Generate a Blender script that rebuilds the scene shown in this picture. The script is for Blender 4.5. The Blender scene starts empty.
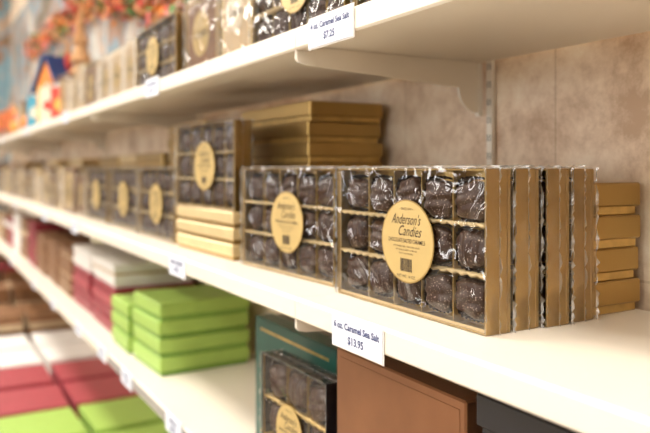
import bpy, bmesh, math, random
from mathutils import Matrix, Vector, noise
random.seed(7)
S=0.16; ZF=7.0
def P(u,v,z): return Vector((-u*S, v*S, (z+ZF)*S))
C=bpy.context.scene.collection
# ---------------- materials
MATS={}
def new_mat(name):
    m=bpy.data.materials.new(name); m.use_nodes=True
    MATS[name]=m
    return m, m.node_tree.nodes, m.node_tree.links, m.node_tree.nodes['Principled BSDF']
def simple(name,col,rough=.5,metal=0,var=.12,scale=30,bump=0,bscale=80,spec=.5,coat=0):
    m,n,l,b=new_mat(name)
    tc=n.new('ShaderNodeTexCoord'); nz=n.new('ShaderNodeTexNoise'); nz.inputs['Scale'].default_value=scale; nz.inputs['Detail'].default_value=4
    l.new(tc.outputs['Object'],nz.inputs['Vector'])
    r=n.new('ShaderNodeValToRGB')
    r.color_ramp.elements[0].position=.3; r.color_ramp.elements[1].position=.7
    r.color_ramp.elements[0].color=(*[c*(1-var) for c in col],1)
    r.color_ramp.elements[1].color=(*[min(1,c*(1+var)) for c in col],1)
    l.new(nz.outputs['Fac'],r.inputs['Fac']); l.new(r.outputs['Color'],b.inputs['Base Color'])
    b.inputs['Roughness'].default_value=rough; b.inputs['Metallic'].default_value=metal
    b.inputs['Specular IOR Level'].default_value=spec
    b.inputs['Coat Weight'].default_value=coat
    if bump:
        n2=n.new('ShaderNodeTexNoise'); n2.inputs['Scale'].default_value=bscale; n2.inputs['Detail'].default_value=5
        l.new(tc.outputs['Object'],n2.inputs['Vector'])
        bp=n.new('ShaderNodeBump'); bp.inputs['Strength'].default_value=bump; bp.inputs['Distance'].default_value=.002
        l.new(n2.outputs['Fac'],bp.inputs['Height']); l.new(bp.outputs['Normal'],b.inputs['Normal'])
    return m
cream=simple('shelf_paint',(.79,.725,.62),.36,var=.02,scale=4)
gold=simple('gold_foil',(.44,.29,.10),.28,.88,var=.08,scale=10)
goldlight=simple('pale_gold',(.74,.57,.30),.36,.45,var=.06)
golddark=simple('gold_tray',(.58,.39,.13),.28,.7,var=.2,scale=40)
label_m=simple('label_gold',(.57,.41,.16),.36,.25,var=.04)
labelrim=simple('label_rim',(.36,.23,.07),.4,.4)
ink=simple('ink',(.03,.018,.012),.6)
paper=simple('tag_paper',(.72,.76,.86),.5,var=.02)
inkblue=simple('ink_blue',(.03,.045,.16),.6)
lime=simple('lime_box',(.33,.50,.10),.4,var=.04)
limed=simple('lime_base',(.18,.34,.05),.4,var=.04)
dgreen=simple('dark_green_box',(.006,.07,.05),.35,var=.1)
dred=simple('dark_red_box',(.26,.025,.04),.4,var=.08)
pink=simple('rose_box',(.36,.055,.07),.4,var=.08)
white=simple('white_box',(.78,.75,.71),.45,var=.03)
beige=simple('beige_box',(.56,.42,.26),.5,var=.08)
offw=simple('offwhite_box',(.70,.60,.45),.45,var=.06)
brown=simple('brown_box',(.22,.105,.045),.45,var=.15)
bronze=simple('bronze_box',(.27,.12,.055),.3,.55,var=.15,scale=12)
black=simple('black_box',(.012,.012,.016),.25,var=.1)
slot=simple('slot_dark',(.10,.08,.06),.8)
strip_m=simple('price_channel_plastic',(.34,.32,.31),.25,var=.04)
floor_m=simple('floor_tile',(.35,.29,.22),.3,var=.08,scale=3)
ceil_m=simple('ceiling_tile',(.85,.84,.80),.9,var=.04,scale=30)
room_m=simple('room_paint',(.20,.16,.12),.7,var=.3,scale=2)
orange=simple('orange_leaf',(.74,.24,.04),.6,var=.3,scale=60)
redl=simple('red_leaf',(.50,.05,.03),.6,var=.3,scale=60)
pinkl=simple('pink_leaf',(.70,.20,.18),.6,var=.2,scale=60)
teal=simple('teal_paper',(.05,.26,.36),.6)
navy=simple('navy_roof',(.02,.05,.18),.5)
yellow=simple('yellow_body',(.80,.40,.06),.5)
straw=simple('straw',(.50,.27,.12),.8,var=.3,scale=40,bump=.8)
greenleaf=simple('green_leaf',(.08,.22,.06),.7,var=.3)
# chocolate
m,n,l,b=new_mat('chocolate')
tc=n.new('ShaderNodeTexCoord')
nz=n.new('ShaderNodeTexNoise'); nz.inputs['Scale'].default_value=600; nz.inputs['Detail'].default_value=1
l.new(tc.outputs['Object'],nz.inputs['Vector'])
r=n.new('ShaderNodeValToRGB'); e=r.color_ramp.elements
e[0].position=.65; e[0].color=(.046,.016,.008,1); e[1].position=.72; e[1].color=(.66,.52,.42,1)
l.new(nz.outputs['Fac'],r.inputs['Fac']); l.new(r.outputs['Color'],b.inputs['Base Color'])
b.inputs['Roughness'].default_value=.28
choc=m
cup=simple('candy_cup',(.026,.011,.007),.35,var=.2)
# film (thin crinkled cellophane)
m,n,l,b=new_mat('clear_film'); n.remove(b)
out=n['Material Output']
tr=n.new('ShaderNodeBsdfTransparent'); gl=n.new('ShaderNodeBsdfGlossy'); gl.inputs['Roughness'].default_value=.05
lw=n.new('ShaderNodeLayerWeight'); lw.inputs['Blend'].default_value=.25
mp=n.new('ShaderNodeMapRange'); mp.inputs['To Min'].default_value=.075; mp.inputs['To Max'].default_value=.65
l.new(lw.outputs['Fresnel'],mp.inputs['Value'])
tc=n.new('ShaderNodeTexCoord')
nz=n.new('ShaderNodeTexNoise'); nz.inputs['Scale'].default_value=14; nz.inputs['Detail'].default_value=1; nz.inputs['Distortion'].default_value=1.6
l.new(tc.outputs['Object'],nz.inputs['Vector'])
vz=n.new('ShaderNodeTexNoise'); vz.noise_type='RIDGED_MULTIFRACTAL'; vz.inputs['Scale'].default_value=24; vz.inputs['Detail'].default_value=1; vz.inputs['Distortion'].default_value=.6
l.new(tc.outputs['Object'],vz.inputs['Vector'])
ad=n.new('ShaderNodeMath'); ad.operation='MULTIPLY_ADD'; ad.inputs[1].default_value=.4
l.new(vz.outputs['Fac'],ad.inputs[0]); l.new(nz.outputs['Fac'],ad.inputs[2])
bp=n.new('ShaderNodeBump'); bp.inputs['Strength'].default_value=1; bp.inputs['Distance'].default_value=.007
l.new(ad.outputs[0],bp.inputs['Height']); l.new(bp.outputs['Normal'],gl.inputs['Normal'])
l.new(bp.outputs['Normal'],lw.inputs['Normal'])
mx=n.new('ShaderNodeMixShader'); l.new(mp.outputs['Result'],mx.inputs['Fac']); l.new(tr.outputs[0],mx.inputs[1]); l.new(gl.outputs[0],mx.inputs[2]); l.new(mx.outputs[0],out.inputs['Surface'])
film=m
m,n,l,b=new_mat('film_seam'); n.remove(b); out=n['Material Output']
tr=n.new('ShaderNodeBsdfTransparent'); gl=n.new('ShaderNodeBsdfGlossy'); gl.inputs['Roughness'].default_value=.25
df=n.new('ShaderNodeBsdfTranslucent'); df.inputs['Color'].default_value=(.9,.88,.82,1)
m1=n.new('ShaderNodeMixShader'); m1.inputs[0].default_value=.5; l.new(gl.outputs[0],m1.inputs[1]); l.new(df.outputs[0],m1.inputs[2])
m2=n.new('ShaderNodeMixShader'); m2.inputs[0].default_value=.6; l.new(tr.outputs[0],m2.inputs[1]); l.new(m1.outputs[0],m2.inputs[2]); l.new(m2.outputs[0],out.inputs['Surface'])
seam=m
# wall: stone-look tile with faint grout
m,n,l,b=new_mat('marbled_wall')
tc=n.new('ShaderNodeTexCoord'); nz=n.new('ShaderNodeTexNoise'); nz.inputs['Scale'].default_value=8; nz.inputs['Detail'].default_value=14; nz.inputs['Distortion'].default_value=.12; nz.inputs['Roughness'].default_value=.72
l.new(tc.outputs['Object'],nz.inputs['Vector'])
r=n.new('ShaderNodeValToRGB'); e=r.color_ramp.elements
e[0].position=.36; e[0].color=(.52,.35,.22,1); e[1].position=.64; e[1].color=(.95,.83,.66,1)
x=e.new(.46); x.color=(.72,.55,.39,1); x=e.new(.53); x.color=(.84,.68,.51,1)
l.new(nz.outputs['Fac'],r.inputs['Fac'])
sp=n.new('ShaderNodeSeparateXYZ'); l.new(tc.outputs['Object'],sp.inputs[0]); cb=n.new('ShaderNodeCombineXYZ'); l.new(sp.outputs['X'],cb.inputs['X']); l.new(sp.outputs['Z'],cb.inputs['Y'])
br=n.new('ShaderNodeTexBrick'); br.offset=0; br.inputs['Scale'].default_value=1; br.inputs['Brick Width'].default_value=.33; br.inputs['Row Height'].default_value=.33; br.inputs['Mortar Size'].default_value=.0018; br.inputs['Mortar Smooth'].default_value=.3
br.inputs['Color1'].default_value=(1,1,1,1); br.inputs['Color2'].default_value=(.94,.94,.94,1); br.inputs['Mortar'].default_value=(.80,.76,.70,1)
l.new(cb.outputs[0],br.inputs['Vector'])
ml=n.new('ShaderNodeMix'); ml.data_type='RGBA'; ml.blend_type='MULTIPLY'; ml.inputs['Factor'].default_value=1
l.new(r.outputs['Color'],ml.inputs['A']); l.new(br.outputs['Color'],ml.inputs['B']); l.new(ml.outputs['Result'],b.inputs['Base Color'])
b.inputs['Roughness'].default_value=.45
wall_m=m
m,n,l,b=new_mat('mural_paint')
tc=n.new('ShaderNodeTexCoord'); nz=n.new('ShaderNodeTexNoise'); nz.inputs['Scale'].default_value=3; nz.inputs['Detail'].default_value=6
l.new(tc.outputs['Object'],nz.inputs['Vector'])
r=n.new('ShaderNodeValToRGB'); e=r.color_ramp.elements
e[0].position=.36; e[0].color=(.08,.09,.06,1); e[1].position=.68; e[1].color=(.42,.50,.50,1)
x=e.new(.44); x.color=(.30,.15,.08,1); x=e.new(.50); x.color=(.12,.28,.36,1); x=e.new(.56); x.color=(.40,.26,.17,1)
l.new(nz.outputs['Fac'],r.inputs['Fac']); l.new(r.outputs['Color'],b.inputs['Base Color']); b.inputs['Roughness'].default_value=.7
mural_m=m
def emis(name,col,st):
    m,n,l,b=new_mat(name); b.inputs['Emission Color'].default_value=(*col,1); b.inputs['Emission Strength'].default_value=st; return m
lamp_m=emis('lamp_diffuser',(1,.95,.88),9)
fill_glow_m=emis('window_glass_daylight',(.98,.97,.97),9.0)  # emission of the added fill panels on the front wall
# ---------------- mesh builder (h units, scaled to metres at the end)
class MB:
    def __init__(s): s.v=[]; s.f=[]; s.m=[]; s.sm=[]; s.mats=[]
    def mi(s,mat):
        if mat not in s.mats: s.mats.append(mat)
        return s.mats.index(mat)
    def add(s,vs,fs,mat,smooth=False,M=None):
        o=len(s.v); i=s.mi(mat)
        for p in vs:
            p=Vector(p)
            if M: p=M@p
            s.v.append(p)
        for f in fs: s.f.append([o+k for k in f]); s.m.append(i); s.sm.append(smooth)
    def box(s,a,b_,mat,bev=.008,M=None):
        lo=[min(a[i],b_[i]) for i in range(3)]; hi=[max(a[i],b_[i]) for i in range(3)]
        bev=min(bev,min(hi[i]-lo[i] for i in range(3))*.45)
        vs=[];idx={}
        for cx in (0,1):
            for cy in (0,1):
                for cz in (0,1):
                    c=(cx,cy,cz)
                    for ax in range(3):
                        p=[]
                        for k in range(3):
                            val=hi[k] if c[k] else lo[k]
                            if k!=ax: val+= -bev if c[k] else bev
                            p.append(val)
                        idx[(c,ax)]=len(vs); vs.append(p)
        fs=[]
        for ax in range(3):
            o1,o2=(ax+1)%3,(ax+2)%3
            for sd in (0,1):
                q=[]
                for (p1,p2) in ((0,0),(1,0),(1,1),(0,1)):
                    c=[0,0,0]; c[ax]=sd;c[o1]=p1;c[o2]=p2; q.append(idx[(tuple(c),ax)])
                if sd==0:q.reverse()
                fs.append(q)
        for ax in range(3):
            o1,o2=(ax+1)%3,(ax+2)%3
            for p1 in (0,1):
                for p2 in (0,1):
                    c0=[0,0,0];c0[o1]=p1;c0[o2]=p2;c1=list(c0);c1[ax]=1;c0=tuple(c0);c1=tuple(c1)
                    fs.append([idx[(c0,o1)],idx[(c1,o1)],idx[(c1,o2)],idx[(c0,o2)]])
        for c in [(x,y,z) for x in (0,1) for y in (0,1) for z in (0,1)]:
            fs.append([idx[(c,0)],idx[(c,1)],idx[(c,2)]])
        s.add(vs,fs,mat,False,M)
    def prism(s,poly,x0,x1,mat):
        n_=len(poly)
        vs=[(x0,a,b) for a,b in poly]+[(x1,a,b) for a,b in poly]
        fs=[list(range(n_))[::-1],list(range(n_,2*n_))]+[[i,(i+1)%n_,n_+(i+1)%n_,n_+i] for i in range(n_)]
        s.add(vs,fs,mat)
    def mesh(s,name):
        me=bpy.data.meshes.new(name); me.from_pydata([v*S for v in s.v],[],s.f)
        for mt in s.mats: me.materials.append(mt)
        me.polygons.foreach_set('material_index',s.m); me.polygons.foreach_set('use_smooth',s.sm)
        bm=bmesh.new(); bm.from_mesh(me); bmesh.ops.recalc_face_normals(bm,faces=bm.faces); bm.to_mesh(me); bm.free()
        me.update(); return me
def obj(name,me,loc=(0,0,0),rz=0,parent=None):
    if isinstance(me,MB): me=me.mesh(name)
    o=bpy.data.objects.new(name,me); o.location=loc; o.rotation_euler=(0,0,rz); C.objects.link(o)
    if parent: o.parent=parent
    return o
def text_data(body,size,shear=0,offset=0):
    cu=bpy.data.curves.new('t','FONT'); cu.body=body; cu.size=size; cu.align_x='CENTER'; cu.align_y='CENTER'; cu.shear=shear; cu.offset=offset
    cu.resolution_u=3
    o=bpy.data.objects.new('t',cu); C.objects.link(o)
    bpy.context.view_layer.update()
    dg=bpy.context.evaluated_depsgraph_get(); me=o.evaluated_get(dg).to_mesh()
    vs=[(v.co.x,0,v.co.y) for v in me.vertices]; fs=[list(p.vertices) for p in me.polygons]
    bpy.data.objects.remove(o); bpy.data.curves.remove(cu)
    return vs,fs
def put_text(mb,body,size,x,y,z,mat,shear=0,sx=1,offset=0,rot=0):
    vs,fs=text_data(body,size,shear,offset)
    M=Matrix.Translation((x,y,z))@Matrix.Rotation(rot,4,'Y')@Matrix.Diagonal((sx,1,1,1))
    mb.add(vs,fs,mat,False,M)
# ---------------- chocolates
def choc_data(seed,rx,rz,ry):
    vs=[];fs=[];NU=48;NV=22
    for j in range(NV+1):
        ph=math.pi*j/NV
        for i in range(NU):
            th=2*math.pi*i/NU
            d=Vector((math.sin(ph)*math.cos(th),-math.cos(ph),math.sin(ph)*math.sin(th)))
            k=(abs(d.x)**3.4+abs(d.y)**2.2+abs(d.z)**3.4)**(-1/3.4)
            p=Vector((d.x*k*rx,d.y*k*ry,d.z*k*rz))
            rid=.0075*math.sin(p.z*85+seed*2+1.2*math.sin(p.x*14+seed))
            nn=noise.noise(Vector((p.x*9+seed*3.1,p.y*9,p.z*9)))*.016
            p+=d*(rid+nn)
            vs.append(p)
    for j in range(NV):
        for i in range(NU):
            fs.append([j*NU+i,j*NU+(i+1)%NU,(j+1)*NU+(i+1)%NU,(j+1)*NU+i])
    return vs,fs
def cup_data(rx,rz,y0,y1):
    N=56;vs=[];fs=[]
    for j in range(3):
        t=j/2
        for i in range(N):
            th=2*math.pi*i/N; c,s_=math.cos(th),math.sin(th)
            k=(abs(c)**3.5+abs(s_)**3.5)**(-1/3.5)
            f=.88+.12*t+(.03*t+.012)*(1 if i%2 else -1)
            vs.append((c*k*rx*f,y1+(y0-y1)*t,s_*k*rz*f))
    for j in range(2):
        for i in range(N): fs.append([j*N+i,j*N+(i+1)%N,(j+1)*N+(i+1)%N,(j+1)*N+i])
    return vs,fs
def ellipse(mb,x,y,z,rx,rz,mat,N=48,th=.003):
    vs=[(x+rx*math.cos(2*math.pi*i/N),y,z+rz*math.sin(2*math.pi*i/N)) for i in range(N)]
    vs+=[(a,b+th,c) for a,b,c in vs]
    fs=[list(range(N))]+[[i,(i+1)%N,N+(i+1)%N,N+i] for i in range(N)]
    mb.add(vs,fs,mat)
def film_shell(mb,W,H,T,y0,e_):
    """shrink-wrap: subdivided patches with gentle real crumple, + crimped seam fins along the corners"""
    def patch(o,a,b_,na,nb,nrm):
        vs=[];fs=[];o=Vector(o);a=Vector(a);b_=Vector(b_);nrm=Vector(nrm)
        for i in range(na+1):
            for j in range(nb+1):
                s_,t=i/na,j/nb
                p=o+a*s_+b_*t
                edge=min(s_,1-s_,t,1-t)*4
                k=noise.noise(p*7)*.008+abs(noise.noise(p*16+Vector((3,1,2))))*.010
                vs.append(p+nrm*k*min(1,edge))
        for i in range(na):
            for j in range(nb):
                q=i*(nb+1)+j; fs.append([q,q+1,q+nb+2,q+nb+1])
        mb.add(vs,fs,film,True)
    x0,x1=-W/2-e_,W/2+e_; y1=T+e_; z1=H+e_
    patch((x0,y0,0.001),(x1-x0,0,0),(0,0,z1),34,22,(0,-1,0))
    patch((x0,y1,0.001),(x1-x0,0,0),(0,0,z1),8,6,(0,1,0))
    patch((x1,y0,0.001),(0,y1-y0,0),(0,0,z1),7,26,(1,0,0))
    patch((x0,y0,0.001),(0,y1-y0,0),(0,0,z1),7,26,(-1,0,0))
    patch((x0,y0,z1),(x1-x0,0,0),(0,y1-y0,0),34,7,(0,0,1))
    rr=random.Random(int(W*100+H*10))
    def fin(p0,p1,nrm,n_=40,hmax=.022):
        p0=Vector(p0);p1=Vector(p1);nrm=Vector(nrm);vs=[];fs=[]
        for i in range(n_+1):
            p=p0.lerp(p1,i/n_); h=hmax*rr.uniform(.1,1)
            vs+=[p,p+nrm*h+Vector((rr.uniform(-1,1),rr.uniform(-1,1),rr.uniform(0,.3)))*.006]
        for i in range(n_): fs.append([2*i,2*i+1,2*i+3,2*i+2])
        mb.add(vs,fs,seam)
    fin((x0,(y0+y1)/2,z1),(x1,(y0+y1)/2,z1),(0,0,1),60,.02)
    fin((x1,y0,0),(x1,y0,z1),(.7,-.5,0),40,.04)
    fin((x0,y0,0),(x0,y0,z1),(-.6,-.6,0),40,.024)
    fin((x1,(y0+y1)/2,0),(x1,(y0+y1)/2,z1),(1,0,0),40,.022)
    fin((x1,y1,0),(x1,y1,z1),(1,.3,0),40,.026)
    fin((x0,y0,z1),(x1,y0,z1),(0,-.5,.6),50,.022)
    fin((x0,y0,0.002),(x1,y0,0.002),(0,-1,.2),50,.022)
def choc_box(name,W,H,T,cols,rows,lrx,lrz,detail=True,outer=None,lab=True,lx=.1):
    outer=outer or gold
    mb=MB(); w=.014
    mb.box((-W/2,T*.82,0),(W/2,T,H),outer)
    mb.box((-W/2,0,0),(-W/2+w,T*.83,H),outer,.004); mb.box((W/2-w,0,0),(W/2,T*.83,H),outer,.004)
    mb.box((-W/2+w,0,0),(W/2-w,T*.83,w),outer,.004); mb.box((-W/2+w,0,H-w),(W/2-w,T*.83,H),outer,.004)
    mg=.024
    cw=(W-2*w-2*mg)/cols; ch=(H-2*w-2*mg)/rows
    x0=-W/2+w+mg; z0=w+mg
    mb.box((-W/2+w,T*.78,w),(W/2-w,T*.819,H-w),black if outer is black else golddark,.002)
    for r_ in range(1,rows):
        zz=z0+r_*ch; N=cols*12; vs=[];fs=[]
        for i in range(N+1):
            xx=-W/2+w+(W-2*w)*i/N; dz=.009*math.sin(i*1.9)
            vs+= [(xx,.015,zz+dz+.008),(xx,.015,zz+dz-.008),(xx,T*.78,zz+.004),(xx,T*.78,zz-.004)]
        for i in range(N):
            a=i*4;b_=a+4
            fs+=[[a,a+1,b_+1,b_],[a,a+2,b_+2,b_],[a+1,a+3,b_+3,b_+1]]
        mb.add(vs,fs,goldlight if outer is not black else golddark,True)
    for c_ in range(1,cols):
        xx=x0+c_*cw
        mb.box((xx-.004,.055,w),(xx+.004,T*.78,H-w),golddark,.002)
    fl=goldlight if outer is not black else golddark
    for (a,b_) in (((-W/2+w,.012,w),(W/2-w,.02,w+mg*.7)),((-W/2+w,.012,w),(-W/2+w+mg*.4,.02,H-w)),((W/2-w-mg*.4,.012,w),(W/2-w,.02,H-w))):
        mb.box(a,b_,fl,.001)
    for c_ in range(cols):
        for r_ in range(rows):
            cx=x0+(c_+.5)*cw; cz=z0+(r_+.5)*ch
            q=random.choice([0,0,1]); ax_,az_=cw*.41*random.uniform(.95,1.03),ch*.40*random.uniform(.93,1.03)
            if q: ax_,az_=az_,ax_
            vs,fs=choc_data(c_*7+r_*3+1,ax_,az_,.068)
            M=Matrix.Translation((cx+random.uniform(-.008,.008),.088,cz+random.uniform(-.010,.004)))@Matrix.Rotation(random.uniform(-.14,.14)+q*math.pi/2,4,'Y')
            mb.add(vs,fs,choc,True,M)
            vs,fs=cup_data(cw*.48,ch*.46,.072,T*.77)
            mb.add(vs,fs,cup,False,Matrix.Translation((cx,0,cz)))
    film_shell(mb,W,H,T,-.008,.006)
    if lab:
        lz=H*.50; ly=-.024
        ellipse(mb,lx,ly,lz,lrx,lrz,labelrim)
        ellipse(mb,lx,ly-.0015,lz,lrx*.965,lrz*.965,label_m)
        ty=ly-.0035; q=lrz/.29
        put_text(mb,"Anderson's",.104*q,lx-.01,ty,lz+.150*q,ink,shear=.5,sx=.70,offset=-.0004)
        put_text(mb,"Candies",.104*q,lx+.03,ty,lz+.070*q,ink,shear=.5,sx=.80,offset=-.0004)
        put_text(mb,"CHOCOLATE SALTED CARAMELS",.040*q,lx,ty,lz+.002*q,ink,sx=.72,offset=.0002)
        if detail:
            put_text(mb,"milk chocolate, sugar, cream, butter, sea salt",.019*q,lx,ty,lz-.036*q,ink,sx=.9)
            put_text(mb,"corn syrup, soy lecithin, vanilla, nuts",.019*q,lx,ty,lz-.060*q,ink,sx=.9)
            put_text(mb,"keep in a cool dry place",.019*q,lx,ty,lz-.084*q,ink,sx=.9)
            put_text(mb,"NET WT. 14 OZ.",.030*q,lx,ty,lz-.245*q,ink)
        put_text(mb,"~ SINCE 1919 ~",.024*q,lx,ty,lz+.225*q,ink)
        rr=random.Random(3); xx=-.07*q
        while xx<.07*q:
            ww=rr.choice([.002,.004,.006])*q
            mb.add([(lx+xx,ty,lz-.210*q),(lx+xx+ww,ty,lz-.210*q),(lx+xx+ww,ty,lz-.12*q),(lx+xx,ty,lz-.12*q)],[[0,1,2,3]],ink); xx+=ww+rr.choice([.003,.005])*q
    return mb.mesh(name)
BW=1.72
big_me=choc_box('chocolate_box',BW,.995,.205,5,3,.30,.285)
small_me=choc_box('small_chocolate_box',1.16,1.14,.2,3,3,.24,.25,outer=black,lx=0)
med_me=choc_box('medium_chocolate_box',1.85,.84,.2,5,3,.27,.26,lx=0)
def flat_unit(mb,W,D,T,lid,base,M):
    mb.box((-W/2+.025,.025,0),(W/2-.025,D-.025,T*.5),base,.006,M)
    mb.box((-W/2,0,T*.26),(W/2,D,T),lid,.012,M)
def stack(name,W,D,T,nl,u0,v0,z0,mats=((None,None),),jit=.02,rz=0):
    mb=MB()
    for i in range(nl):
        lid,base=mats[i%len(mats)] if len(mats)<nl else mats[i]
        M=Matrix.Translation((random.uniform(-jit,jit),random.uniform(-jit*.3,jit*.3),i*T))@Matrix.Rotation(random.uniform(-jit,jit)*.6,4,'Z')
        flat_unit(mb,W,D,T-.001,lid or gold,base or golddark,M)
    return obj(name,mb,P(u0+W/2,v0,z0+.001),rz)
def upright(name,me,W,u0,v0,z0,rz=0):
    return obj(name,me,P(u0+W/2,v0,z0+.001),rz)
ZM=-1.0; ZU=1.084; ZL=-2.84; ZD=-6.2
VE=2.52; VW=4.5
# ---------------- shelving: one object per bay
def shelf(name,z,v0,v1,lip=.17):
    a=-10.3
    while a<41:
        mb=MB(); b_=a+7.6
        poly=[(v0+.02,0),(v0,-.02),(v0,-lip+.015),(v0+.015,-lip),(v0+.14,-lip),(v0+.14,-lip+.04),(v1,-lip+.04),(v1,0)]
        mb.prism(poly,-(b_-a-.008)/2,(b_-a-.008)/2,cream)
        obj(name,mb,P((a+b_)/2,0,z)); a=b_
shelf('display_shelf',ZM,VE,VW-.07); shelf('display_shelf',ZU,VE,VW-.07); shelf('display_shelf',ZL,VE,VW-.07)
shelf('base_deck_shelf',ZD,1.15,VW-.07,.799)
for z in (ZM,ZU,ZL):
    for k in range(-1,5):
        u=4.93+7.6*k
        mb=MB()
        prof=[(2.54,-.174),(2.67,-.174),(2.67,-.134),(4.42,-.134),(4.42,-.59)]
        for t in range(0,9):
            a=t/8*math.pi/2
            prof.append((4.38-.22*math.sin(a),-.59+.22*(1-math.cos(a))))
        prof+=[(2.62,-.28),(2.56,-.265),(2.54,-.24)]
        mb.prism(prof,-.014,.014,cream)
        mb.box((-.03,4.38,-.62),(.03,4.42,-.14),cream,.004)
        obj('shelf_bracket',mb,P(u,0,z))
for k in range(-1,5):
    u=4.85+7.6*k; mb=MB()
    mb.box((-.04,4.45,-7+.001),(.04,4.495,4.4),cream,.006)
    z=-6
    while z<4.3:
        mb.box((-.022,4.447,z),(-.012,4.4505,z+.06),slot,.001); mb.box((.012,4.447,z),(.022,4.4505,z+.06),slot,.001); z+=.16
    obj('slotted_wall_upright',mb,(-u*S,0,ZF*S))
mb=MB(); mb.box((-2.2,-.010,0),(2.2,-.001,.13),strip_m,.003)
obj('price_channel_strip',mb,P(9.0,VE,ZL-.15))
# ---------------- price tags
def tag(u0,z,lines,w=.62,hh=.215,rz=0,v=VE):
    mb=MB()
    mb.box((-w/2,-.012,0),(w/2,-.004,hh),paper,.003)
    mb.box((-w/2-.01,-.004,-.01),(w/2+.01,.0,hh+.01),white,.002)
    n_=len(lines)
    for i,(t,sz) in enumerate(lines):
        put_text(mb,t,sz,0,-.014,hh*(1-(i+.75)/(n_+.5)),inkblue,sx=1,offset=.0016)
    return obj('shelf_price_tag',mb,P(u0+w/2,v-.004,z),rz)
tag(3.69,ZM-.225,[("6 oz. Caramel Sea Salt",.062),("$13.95",.072)])
tag(4.04,ZU-.205,[("4 oz. Caramel Sea Salt",.06),("$7.25",.07)])
for u0 in (7.5,13.6,17.2,23.,29.): tag(u0,ZM-.21,[("Salt Caramel",.08),("$9.95",.08)],w=.55)
for u0 in (8.5,14.5,20.5,27.): tag(u0,ZU-.19,[("Salt Caramel",.08),("$9.95",.08)],w=.55)
for u0 in (7.6,9.7,): tag(u0,ZL-.19,[("Gift Box",.08),("$9.95",.08)],w=.55,v=VE-.012)
for u0 in (11.3,13.2,16.,19.,24.,): tag(u0,ZL-.19,[("Gift Box",.08),("$9.95",.08)],w=.55)
# ---------------- middle shelf goods
for i,v in enumerate((2.92,3.165,3.42,3.67)):
    upright('chocolate_box',big_me,BW,3.21+[0,.01,-.01,.01][i],v,ZM,rz=[0,.004,-.006,.002][i])
stack('gold_box_stack',1.6,.50,.225,4,3.27,3.91,ZM,jit=.012)
upright('chocolate_box',big_me,BW,5.16,2.97,ZM,rz=.055)
upright('chocolate_box',big_me,BW,5.17,3.22,ZM,rz=.04)
stack('gold_box_stack',1.75,.92,.212,8,6.45,3.46,ZM,jit=.035)
stack('pale_gold_box_stack',1.75,.5,.175,3,7.12,2.88,ZM,mats=((goldlight,gold),),jit=.008,rz=.03)
upright('chocolate_box',big_me,BW,7.16,2.90,ZM+.525,rz=.05)
for u0 in (9.1,10.95):
    upright('chocolate_box',big_me,BW,u0,2.9,ZM); upright('chocolate_box',big_me,BW,u0,3.13,ZM)
stack('gold_box_stack',1.75,.9,.21,8,9.6,3.5,ZM)
stack('gold_box_stack',1.75,.9,.21,6,11.6,3.5,ZM)
upright('chocolate_box',big_me,BW,13.0,2.9,ZM)
def carton(W,H,T,body,lab,win):
    mb=MB()
    mb.box((-W/2,0,0),(W/2,T*.48,H),body); mb.box((-W/2+.01,T*.48,.01),(W/2-.01,T,H-.01),goldlight if body is not goldlight else gold)
    mb.box((-W*.4,-.006,H*.1),(W*.4,.004,H*.9),win,.003)
    ellipse(mb,0,-.012,H*.5,min(W*.28,.28),min(W*.28,.26),lab)
    put_text(mb,"Candies",min(W*.15,.14),0,-.0145,H*.5,ink,shear=.3)
    film_shell(mb,W,H,T,-.02,.006)
    return mb.mesh('carton')
cm=[carton(.72,1.0,.3,goldlight,offw,beige),carton(.72,.85,.3,offw,label_m,beige),carton(1.1,.9,.3,gold,label_m,brown),carton(.72,.8,.3,beige,offw,offw),carton(1.1,1.0,.3,brown,label_m,goldlight)]
cW=[.72,.72,1.1,.72,1.1]
def run_cartons(u,u1,z,v,seq,names='gift_carton',two=True,gap=.08):
    i=0
    while u<u1:
        k=seq[i%len(seq)]
        upright(names,cm[k],cW[k],u,v+random.uniform(0,.05),z,rz=random.uniform(-.03,.03))
        if two: upright(names,cm[k],cW[k],u,v+.42,z,rz=0)
        u+=cW[k]+gap+random.uniform(0,.08); i+=1
run_cartons(14.95,33,ZM,2.9,[2,4,0,2,4,3,0,2])
u=13.6
while u<34:
    stack('gold_box_stack',1.75,.70,.21,random.choice([5,6,6]),u,3.70,ZM,mats=random.choice([((gold,golddark),),((brown,golddark),),((goldlight,gold),)])); u+=1.95
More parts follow.
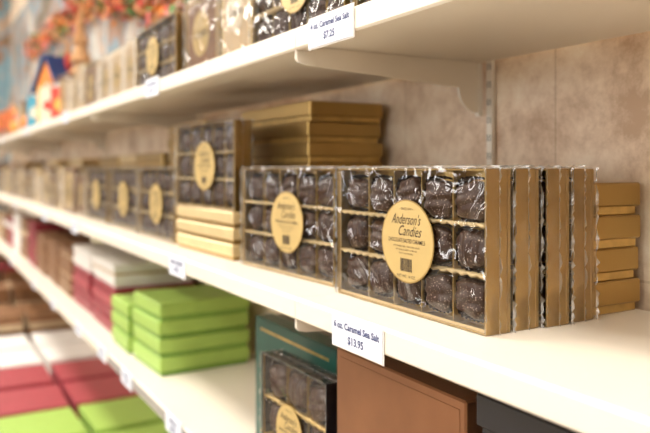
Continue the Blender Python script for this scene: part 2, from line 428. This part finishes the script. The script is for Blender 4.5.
# ---------------- upper shelf goods
for u0 in (2.7,4.55):
    for v in (2.75,2.99): upright('chocolate_box',big_me,BW,u0,v,ZU)
run_cartons(6.4,7.9,ZU,2.78,[0,2],gap=.06)
upright('medium_chocolate_box',med_me,1.85,8.55,2.74,ZU); upright('medium_chocolate_box',med_me,1.85,8.55,2.98,ZU)
run_cartons(10.6,12.3,ZU,2.8,[1])
run_cartons(12.6,16.6,ZU,2.8,[3,2,0,3,4])
stack('gold_box_stack',1.75,.7,.2,3,13.,3.66,ZU)
def house(name,u,v,z,rz,k=1):
    mb=MB()
    mb.box((-.42,-.5,0),(.42,.5,1.1),yellow)
    vs=[(-.42,-.5,1.1),(.42,-.5,1.1),(0,-.5,1.85),(-.42,.5,1.1),(.42,.5,1.1),(0,.5,1.85)]
    mb.add(vs,[[0,1,2],[3,5,4],[0,3,4,1]],orange)
    for sx in (-1,1):
        a=Vector((0,0,1.93)); b_=Vector((sx*.58,0,.92)); nrm=Vector((sx*.87,0,.5))*.06
        vs=[]
        for y in (-.6,.6):
            for p in (a,b_,b_+nrm,a+nrm): vs.append((p.x,y,p.z))
        mb.add(vs,[[0,1,2,3],[4,7,6,5],[0,4,5,1],[1,5,6,2],[2,6,7,3],[3,7,4,0]],navy)
    ellipse(mb,0,-.51,.8,.14,.14,slot,24); mb.box((-.12,-.53,.05),(.12,-.5,.5),redl)
    mb.box((.15,.1,1.5),(.3,.25,2.05),redl)
    o=obj(name,mb,P(u,v,z),rz); o.scale=(k*.85,k*.85,k); return o
house('decorative_birdhouse',19.9,3.2,ZU+.001,-1.0+math.pi/2,.95)
def cone_tree(name,u,v,z,H,R,mat):
    mb=MB()
    N=24
    for k in range(6):
        z0=H*(.08+.86*k/6); z1=z0+H*.24; r0=R*(1-k/6.8)
        vs=[]
        for i in range(N):
            th=2*math.pi*i/N; rr=r0*(1+.12*math.sin(i*3+k))
            vs.append((rr*math.cos(th),rr*math.sin(th),z0-.03*(i%2)))
        vs+=[(0,0,min(z1,H)),(0,0,z0+.05)]
        mb.add(vs,[[i,(i+1)%N,N] for i in range(N)]+[[i,N+1,(i+1)%N] for i in range(N)],mat)
    mb.box((-.08,-.08,0),(.08,.08,H*.12),brown)
    return obj(name,mb,P(u,v,z+.001))
cone_tree('decorative_straw_tree',18.5,3.5,ZU,3.1,.45,straw)
cone_tree('decorative_straw_tree',21.9,3.8,ZU,2.7,.42,straw)
cone_tree('decorative_green_tree',23.4,3.85,ZU,2.6,.42,greenleaf)
cone_tree('decorative_orange_tree',25.3,3.75,ZU,2.5,.5,orange)
def pumpkin(u,v,z,R):
    mb=MB();N=40;K=14;vs=[];fs=[]
    for j in range(K+1):
        ph=math.pi*j/K
        for i in range(N):
            th=2*math.pi*i/N; lob=1-.10*(1-abs(math.sin(th*4)))
            rr=R*math.sin(ph)**.8*lob if 0<j<K else 0
            vs.append((rr*math.cos(th),rr*math.sin(th),R*.8-R*.78*math.cos(ph)*(1-.25*math.exp(-(math.sin(ph)*3)**2))))
    for j in range(K):
        for i in range(N): fs.append([j*N+i,j*N+(i+1)%N,(j+1)*N+(i+1)%N,(j+1)*N+i])
    mb.add(vs,fs,orange,True)
    vs=[]
    for j,(r_,zz,dx) in enumerate(((.13,1.3,0),(.08,1.5,.02),(.06,1.7,.08),(.07,1.8,.14))):
        for i in range(8): vs.append((R*(dx+r_*math.cos(i*math.pi/4)),R*r_*math.sin(i*math.pi/4),R*zz))
    fs=[[j*8+i,j*8+(i+1)%8,(j+1)*8+(i+1)%8,(j+1)*8+i] for j in range(3) for i in range(8)]+[[24+i for i in range(8)]]
    mb.add(vs,fs,greenleaf,True)
    obj('decorative_pumpkin',mb,P(u,v,z-.015*R))
pumpkin(23.,2.98,ZU,.36); pumpkin(26.3,3.0,ZU,.38)
def gift_bag(u,v,z,W,D,H,mat,lab,rz):
    mb=MB(); t=.02
    mb.box((-W/2,-D/2,0),(W/2,D/2,.03),mat,.003)
    mb.box((-W/2,-D/2,0),(W/2,-D/2+t,H),mat,.003); mb.box((-W/2,D/2-t,0),(W/2,D/2,H),mat,.003)
    mb.box((-W/2,-D/2,0),(-W/2+t,D/2,H),mat,.003); mb.box((W/2-t,-D/2,0),(W/2,D/2,H),mat,.003)
    # tissue paper tufts
    for i in range(7):
        x=-W*.4+W*.8*i/6; mb.add([(x-.09,0,H*.8),(x+.09,.05,H*.8),(x+random.uniform(-.05,.05),random.uniform(-.05,.05),H+random.uniform(.1,.22))],[[0,1,2]],white)
    for y in (-D/2-.004,D/2+.004):
        pr=None
        for i in range(13):
            a=math.pi*i/12; p=Vector((W*.22*math.cos(a),y,H-.04+.28*math.sin(a)))
            if pr is not None:
                d=(p-pr).normalized(); nn=Vector((-d.z,0,d.x))*.012; yy=Vector((0,.012,0))
                vs=[pr+nn,pr+yy,pr-nn,pr-yy,p+nn,p+yy,p-nn,p-yy]
                mb.add(vs,[[k,(k+1)%4,4+(k+1)%4,4+k] for k in range(4)],brown)
            pr=p
    ellipse(mb,0,-D/2-.006,H*.5,W*.25,W*.25,lab)
    obj('gift_bag',mb,P(u,v,z+.001),rz)
gift_bag(17.55,2.95,ZU,.6,.3,.8,redl,yellow,.5)
gift_bag(21.6,2.95,ZU,.6,.35,.95,teal,offw,.6)
gift_bag(22.3,3.2,ZU,.5,.3,1.3,pinkl,white,.6)
gift_bag(18.7,2.85,ZU,.5,.3,.9,offw,redl,.7)
def leafmass(pts,n_,spread,size,mats):
    mb=MB()
    for k in range(n_):
        t=random.random()*(len(pts)-1); i=int(t); f=t-i
        c=Vector(pts[i]).lerp(Vector(pts[i+1]),f)+Vector([random.gauss(0,s_) for s_ in (spread,spread*.4,spread)])
        c.y=min(c.y,4.28)
        M=Matrix.Translation(c)@Matrix.Rotation(random.uniform(0,6.28),4,Vector((random.random()-.5,random.random()-.5,random.random()-.5)).normalized())
        s_=size*random.uniform(.6,1.2)
        s_=min(s_,.16)
        vs=[(0,0,-s_),(s_*.5,.1*s_,-s_*.2),(s_*.35,.12*s_,s_*.5),(0,0,s_),(-s_*.35,.12*s_,s_*.5),(-s_*.5,.1*s_,-s_*.2)]
        mb.add(vs,[[0,1,2,3],[0,3,4,5]],random.choice(mats),False,M)
    return mb
def Q(u,v,z): return (-u,v,z)
def rel(mb,o):
    for p in mb.v: p-=Vector(o)
    return P(-o[0],o[1],o[2])
pts=[Q(11.5,4.2,3.1),Q(13.5,4.2,2.7),Q(16,4.2,3.9),Q(20,4.2,4.7),Q(26,4.2,4.9),Q(34,4.2,5.2)]
for a_,b_ in zip(pts,pts[1:]):
    mb=leafmass([a_,b_],420,.22,.16,[orange,redl,straw,brown,greenleaf,pinkl]); o=rel(mb,a_); obj('autumn_leaf_garland',mb,o)
mb=leafmass([Q(27.4,3.0,1.75),Q(30,3.0,1.8),Q(33.8,3.0,1.95)],700,.17,.16,[redl,orange,pinkl,yellow])
mb.box((-34.,2.75,1.09),(-27.2,3.25,1.4),brown)
o=rel(mb,(-30,3,1.085)); obj('autumn_flower_planter',mb,o)
run_cartons(23.8,25.3,ZU,2.8,[4,3],two=False)
# ---------------- lower shelf goods
def big_carton(name,W,H,T,body,rim,u0,v0,z0,rz=0,motif=None):
    mb=MB()
    mb.box((-W/2,0,0),(W/2,T*.6,H),body,.012); mb.box((-W/2+.015,T*.6,.015),(W/2-.015,T,H-.015),rim,.008)
    if motif:
        ellipse(mb,0,-.004,H*.55,.2,.2,motif); mb.box((-W*.42,-.004,H*.08),(W*.42,.001,H*.1),motif,.001); mb.box((-W*.42,-.004,H*.9),(W*.42,.001,H*.92),motif,.001)
    return obj(name,mb,P(u0+W/2,v0,z0+.001),rz)
upright('small_chocolate_box',small_me,1.16,4.86,2.76,ZL,rz=.02)
big_carton('dark_green_gift_box',1.7,1.28,.34,dgreen,black,5.25,3.1,ZL,motif=golddark)
mb=MB()
mb.box((-.75,0,0),(.75,.2,1.46),bronze,.012); mb.box((-.735,.2,.015),(.735,.36,1.44),brown,.01)
mb.box((-.7,-.004,.06),(.7,.001,1.40),bronze,.002)
obj('bronze_gift_box',mb,P(4.0,2.8,ZL+.001))
stack('black_gift_box_stack',2.2,1.5,.26,6,.92,2.75,ZL,mats=((black,black),))
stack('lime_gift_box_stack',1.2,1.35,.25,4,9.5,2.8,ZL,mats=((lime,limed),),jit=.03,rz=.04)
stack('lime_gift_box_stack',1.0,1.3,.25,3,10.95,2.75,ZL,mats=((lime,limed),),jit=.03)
stack('white_and_red_gift_box_stack',1.7,1.4,.2,6,12.25,2.85,ZL,mats=((dred,dred),(dred,dred),(pink,dred),(dred,dred),(white,white),(white,beige)),jit=.04)
stack('white_and_red_gift_box_stack',1.7,1.4,.2,6,14.2,2.85,ZL,mats=((dred,dred),(dred,dred),(pink,dred),(dred,dred),(white,white),(white,white)),jit=.04)
u=16.15
cols=[(brown,brown),(pink,dred),(dred,dred),(brown,beige),(brown,brown),(white,white),(beige,brown)]
while u<34:
    a=random.choice(cols); stack('gift_box_stack',1.6,1.4,.21,random.choice([4,5,5,6]),u,2.85,ZL,mats=(a,a,a,random.choice(cols)),jit=.04); u+=1.85
# ---------------- base deck goods
def deck(name,u,mats,nl,T=.26):
    for v0 in (1.3,2.85):
        stack(name,1.6,1.4,T,nl,u,v0,ZD,mats=mats,jit=.05)
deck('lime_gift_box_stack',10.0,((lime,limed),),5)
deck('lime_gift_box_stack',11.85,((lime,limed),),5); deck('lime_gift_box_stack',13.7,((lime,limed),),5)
deck('rose_gift_box_stack',15.55,((pink,dred),),5)
deck('rose_gift_box_stack',17.4,((pink,pink),),5)
deck('white_gift_box_stack',19.25,((white,offw),),5)
u=21.1; k=0
bl=[(white,beige),(brown,bronze),(beige,brown),(brown,brown),(beige,brown),(brown,bronze),(dred,brown),(brown,beige),(brown,brown)]
while u<37:
    deck('brown_gift_box_stack',u,(bl[k%9],bl[k%9],bl[(k+1)%9]) if k else (bl[0],),[5,7,6,8,7,9,8,9,9][k%9]); u+=1.85; k+=1
# ---------------- room
def slab(name,a,b_,mat,bev=.001):
    mb=MB(); mb.box(a,b_,mat,bev); return obj(name,mb)
slab('floor',(-44,-22,-.2),(18,4.9,0),floor_m)
slab('wall_back',(-44,4.5,0),(18,4.9,18),wall_m)
slab('wall_left',(-44.4,-22,0),(-44,4.9,18),mural_m)
slab('wall_right',(18,-22,0),(18.4,4.9,18),room_m)
slab('wall_front',(-44.4,-22.4,0),(18.4,-22,18),room_m)
slab('ceiling',(-44,-22,18),(18,4.9,18.3),ceil_m)
slab('wall_mural',(-43.5,4.46,8.4),(-13.5,4.499,15),mural_m)
for i,x in enumerate((-40,-33,-26,-19,-12,-5,2,9)):  # unseen glowing framed panels, added for front fill and glints on the film
    mb=MB(); mb.box((x-.9,-21.98,5),(x+.9,-21.94,14),fill_glow_m,.002)
    for q in (-1.,.9): mb.box((x+q,-21.99,4.9),(x+q+.15,-21.85,14.1),white,.01)
    for z in (4.85,9.5,14): mb.box((x-1.,-21.99,z),(x+1.05,-21.85,z+.15),white,.01)
    obj('window_%d'%(i+1),mb)
def area(name,loc,rot,sx,sy,e,col):
    L=bpy.data.lights.new(name,'AREA'); L.shape='RECTANGLE'; L.size=sx; L.size_y=sy; L.energy=e; L.color=col
    o=bpy.data.objects.new(name,L); o.location=loc; o.rotation_euler=rot; C.objects.link(o); return o
for i,xx in enumerate((10,0,-10,-20,-30,-40)):
    for yy in (-2.5,-12):
        mb=MB(); mb.box((xx-3.5,yy-1.5,17.85),(xx+3.5,yy+1.5,17.99),ceil_m,.01); mb.box((xx-3.4,yy-1.4,17.83),(xx+3.4,yy+1.4,17.86),lamp_m,.01)
        obj('ceiling_light_panel',mb)
        area('ceiling_lamp',(xx*S,yy*S,17.7*S),(0,0,0),1.05,.42,16,(1,.95,.88))
w=bpy.data.worlds.new('World'); bpy.context.scene.world=w; w.use_nodes=True
w.node_tree.nodes['Background'].inputs[0].default_value=(1,.95,.87,1); w.node_tree.nodes['Background'].inputs[1].default_value=.6
# ---------------- camera
cam=bpy.data.cameras.new('camera'); co=bpy.data.objects.new('camera',cam); C.objects.link(co)
co.location=P(0,0,0); co.rotation_euler=(math.radians(90),0,math.radians(60.4))
cam.sensor_width=36; cam.lens=714/650*36; cam.shift_y=-48.5/650
cam.clip_start=.02
cam.dof.use_dof=True; cam.dof.focus_distance=.725; cam.dof.aperture_fstop=3.8
bpy.context.scene.camera=co
bpy.context.scene.view_settings.view_transform='Standard'
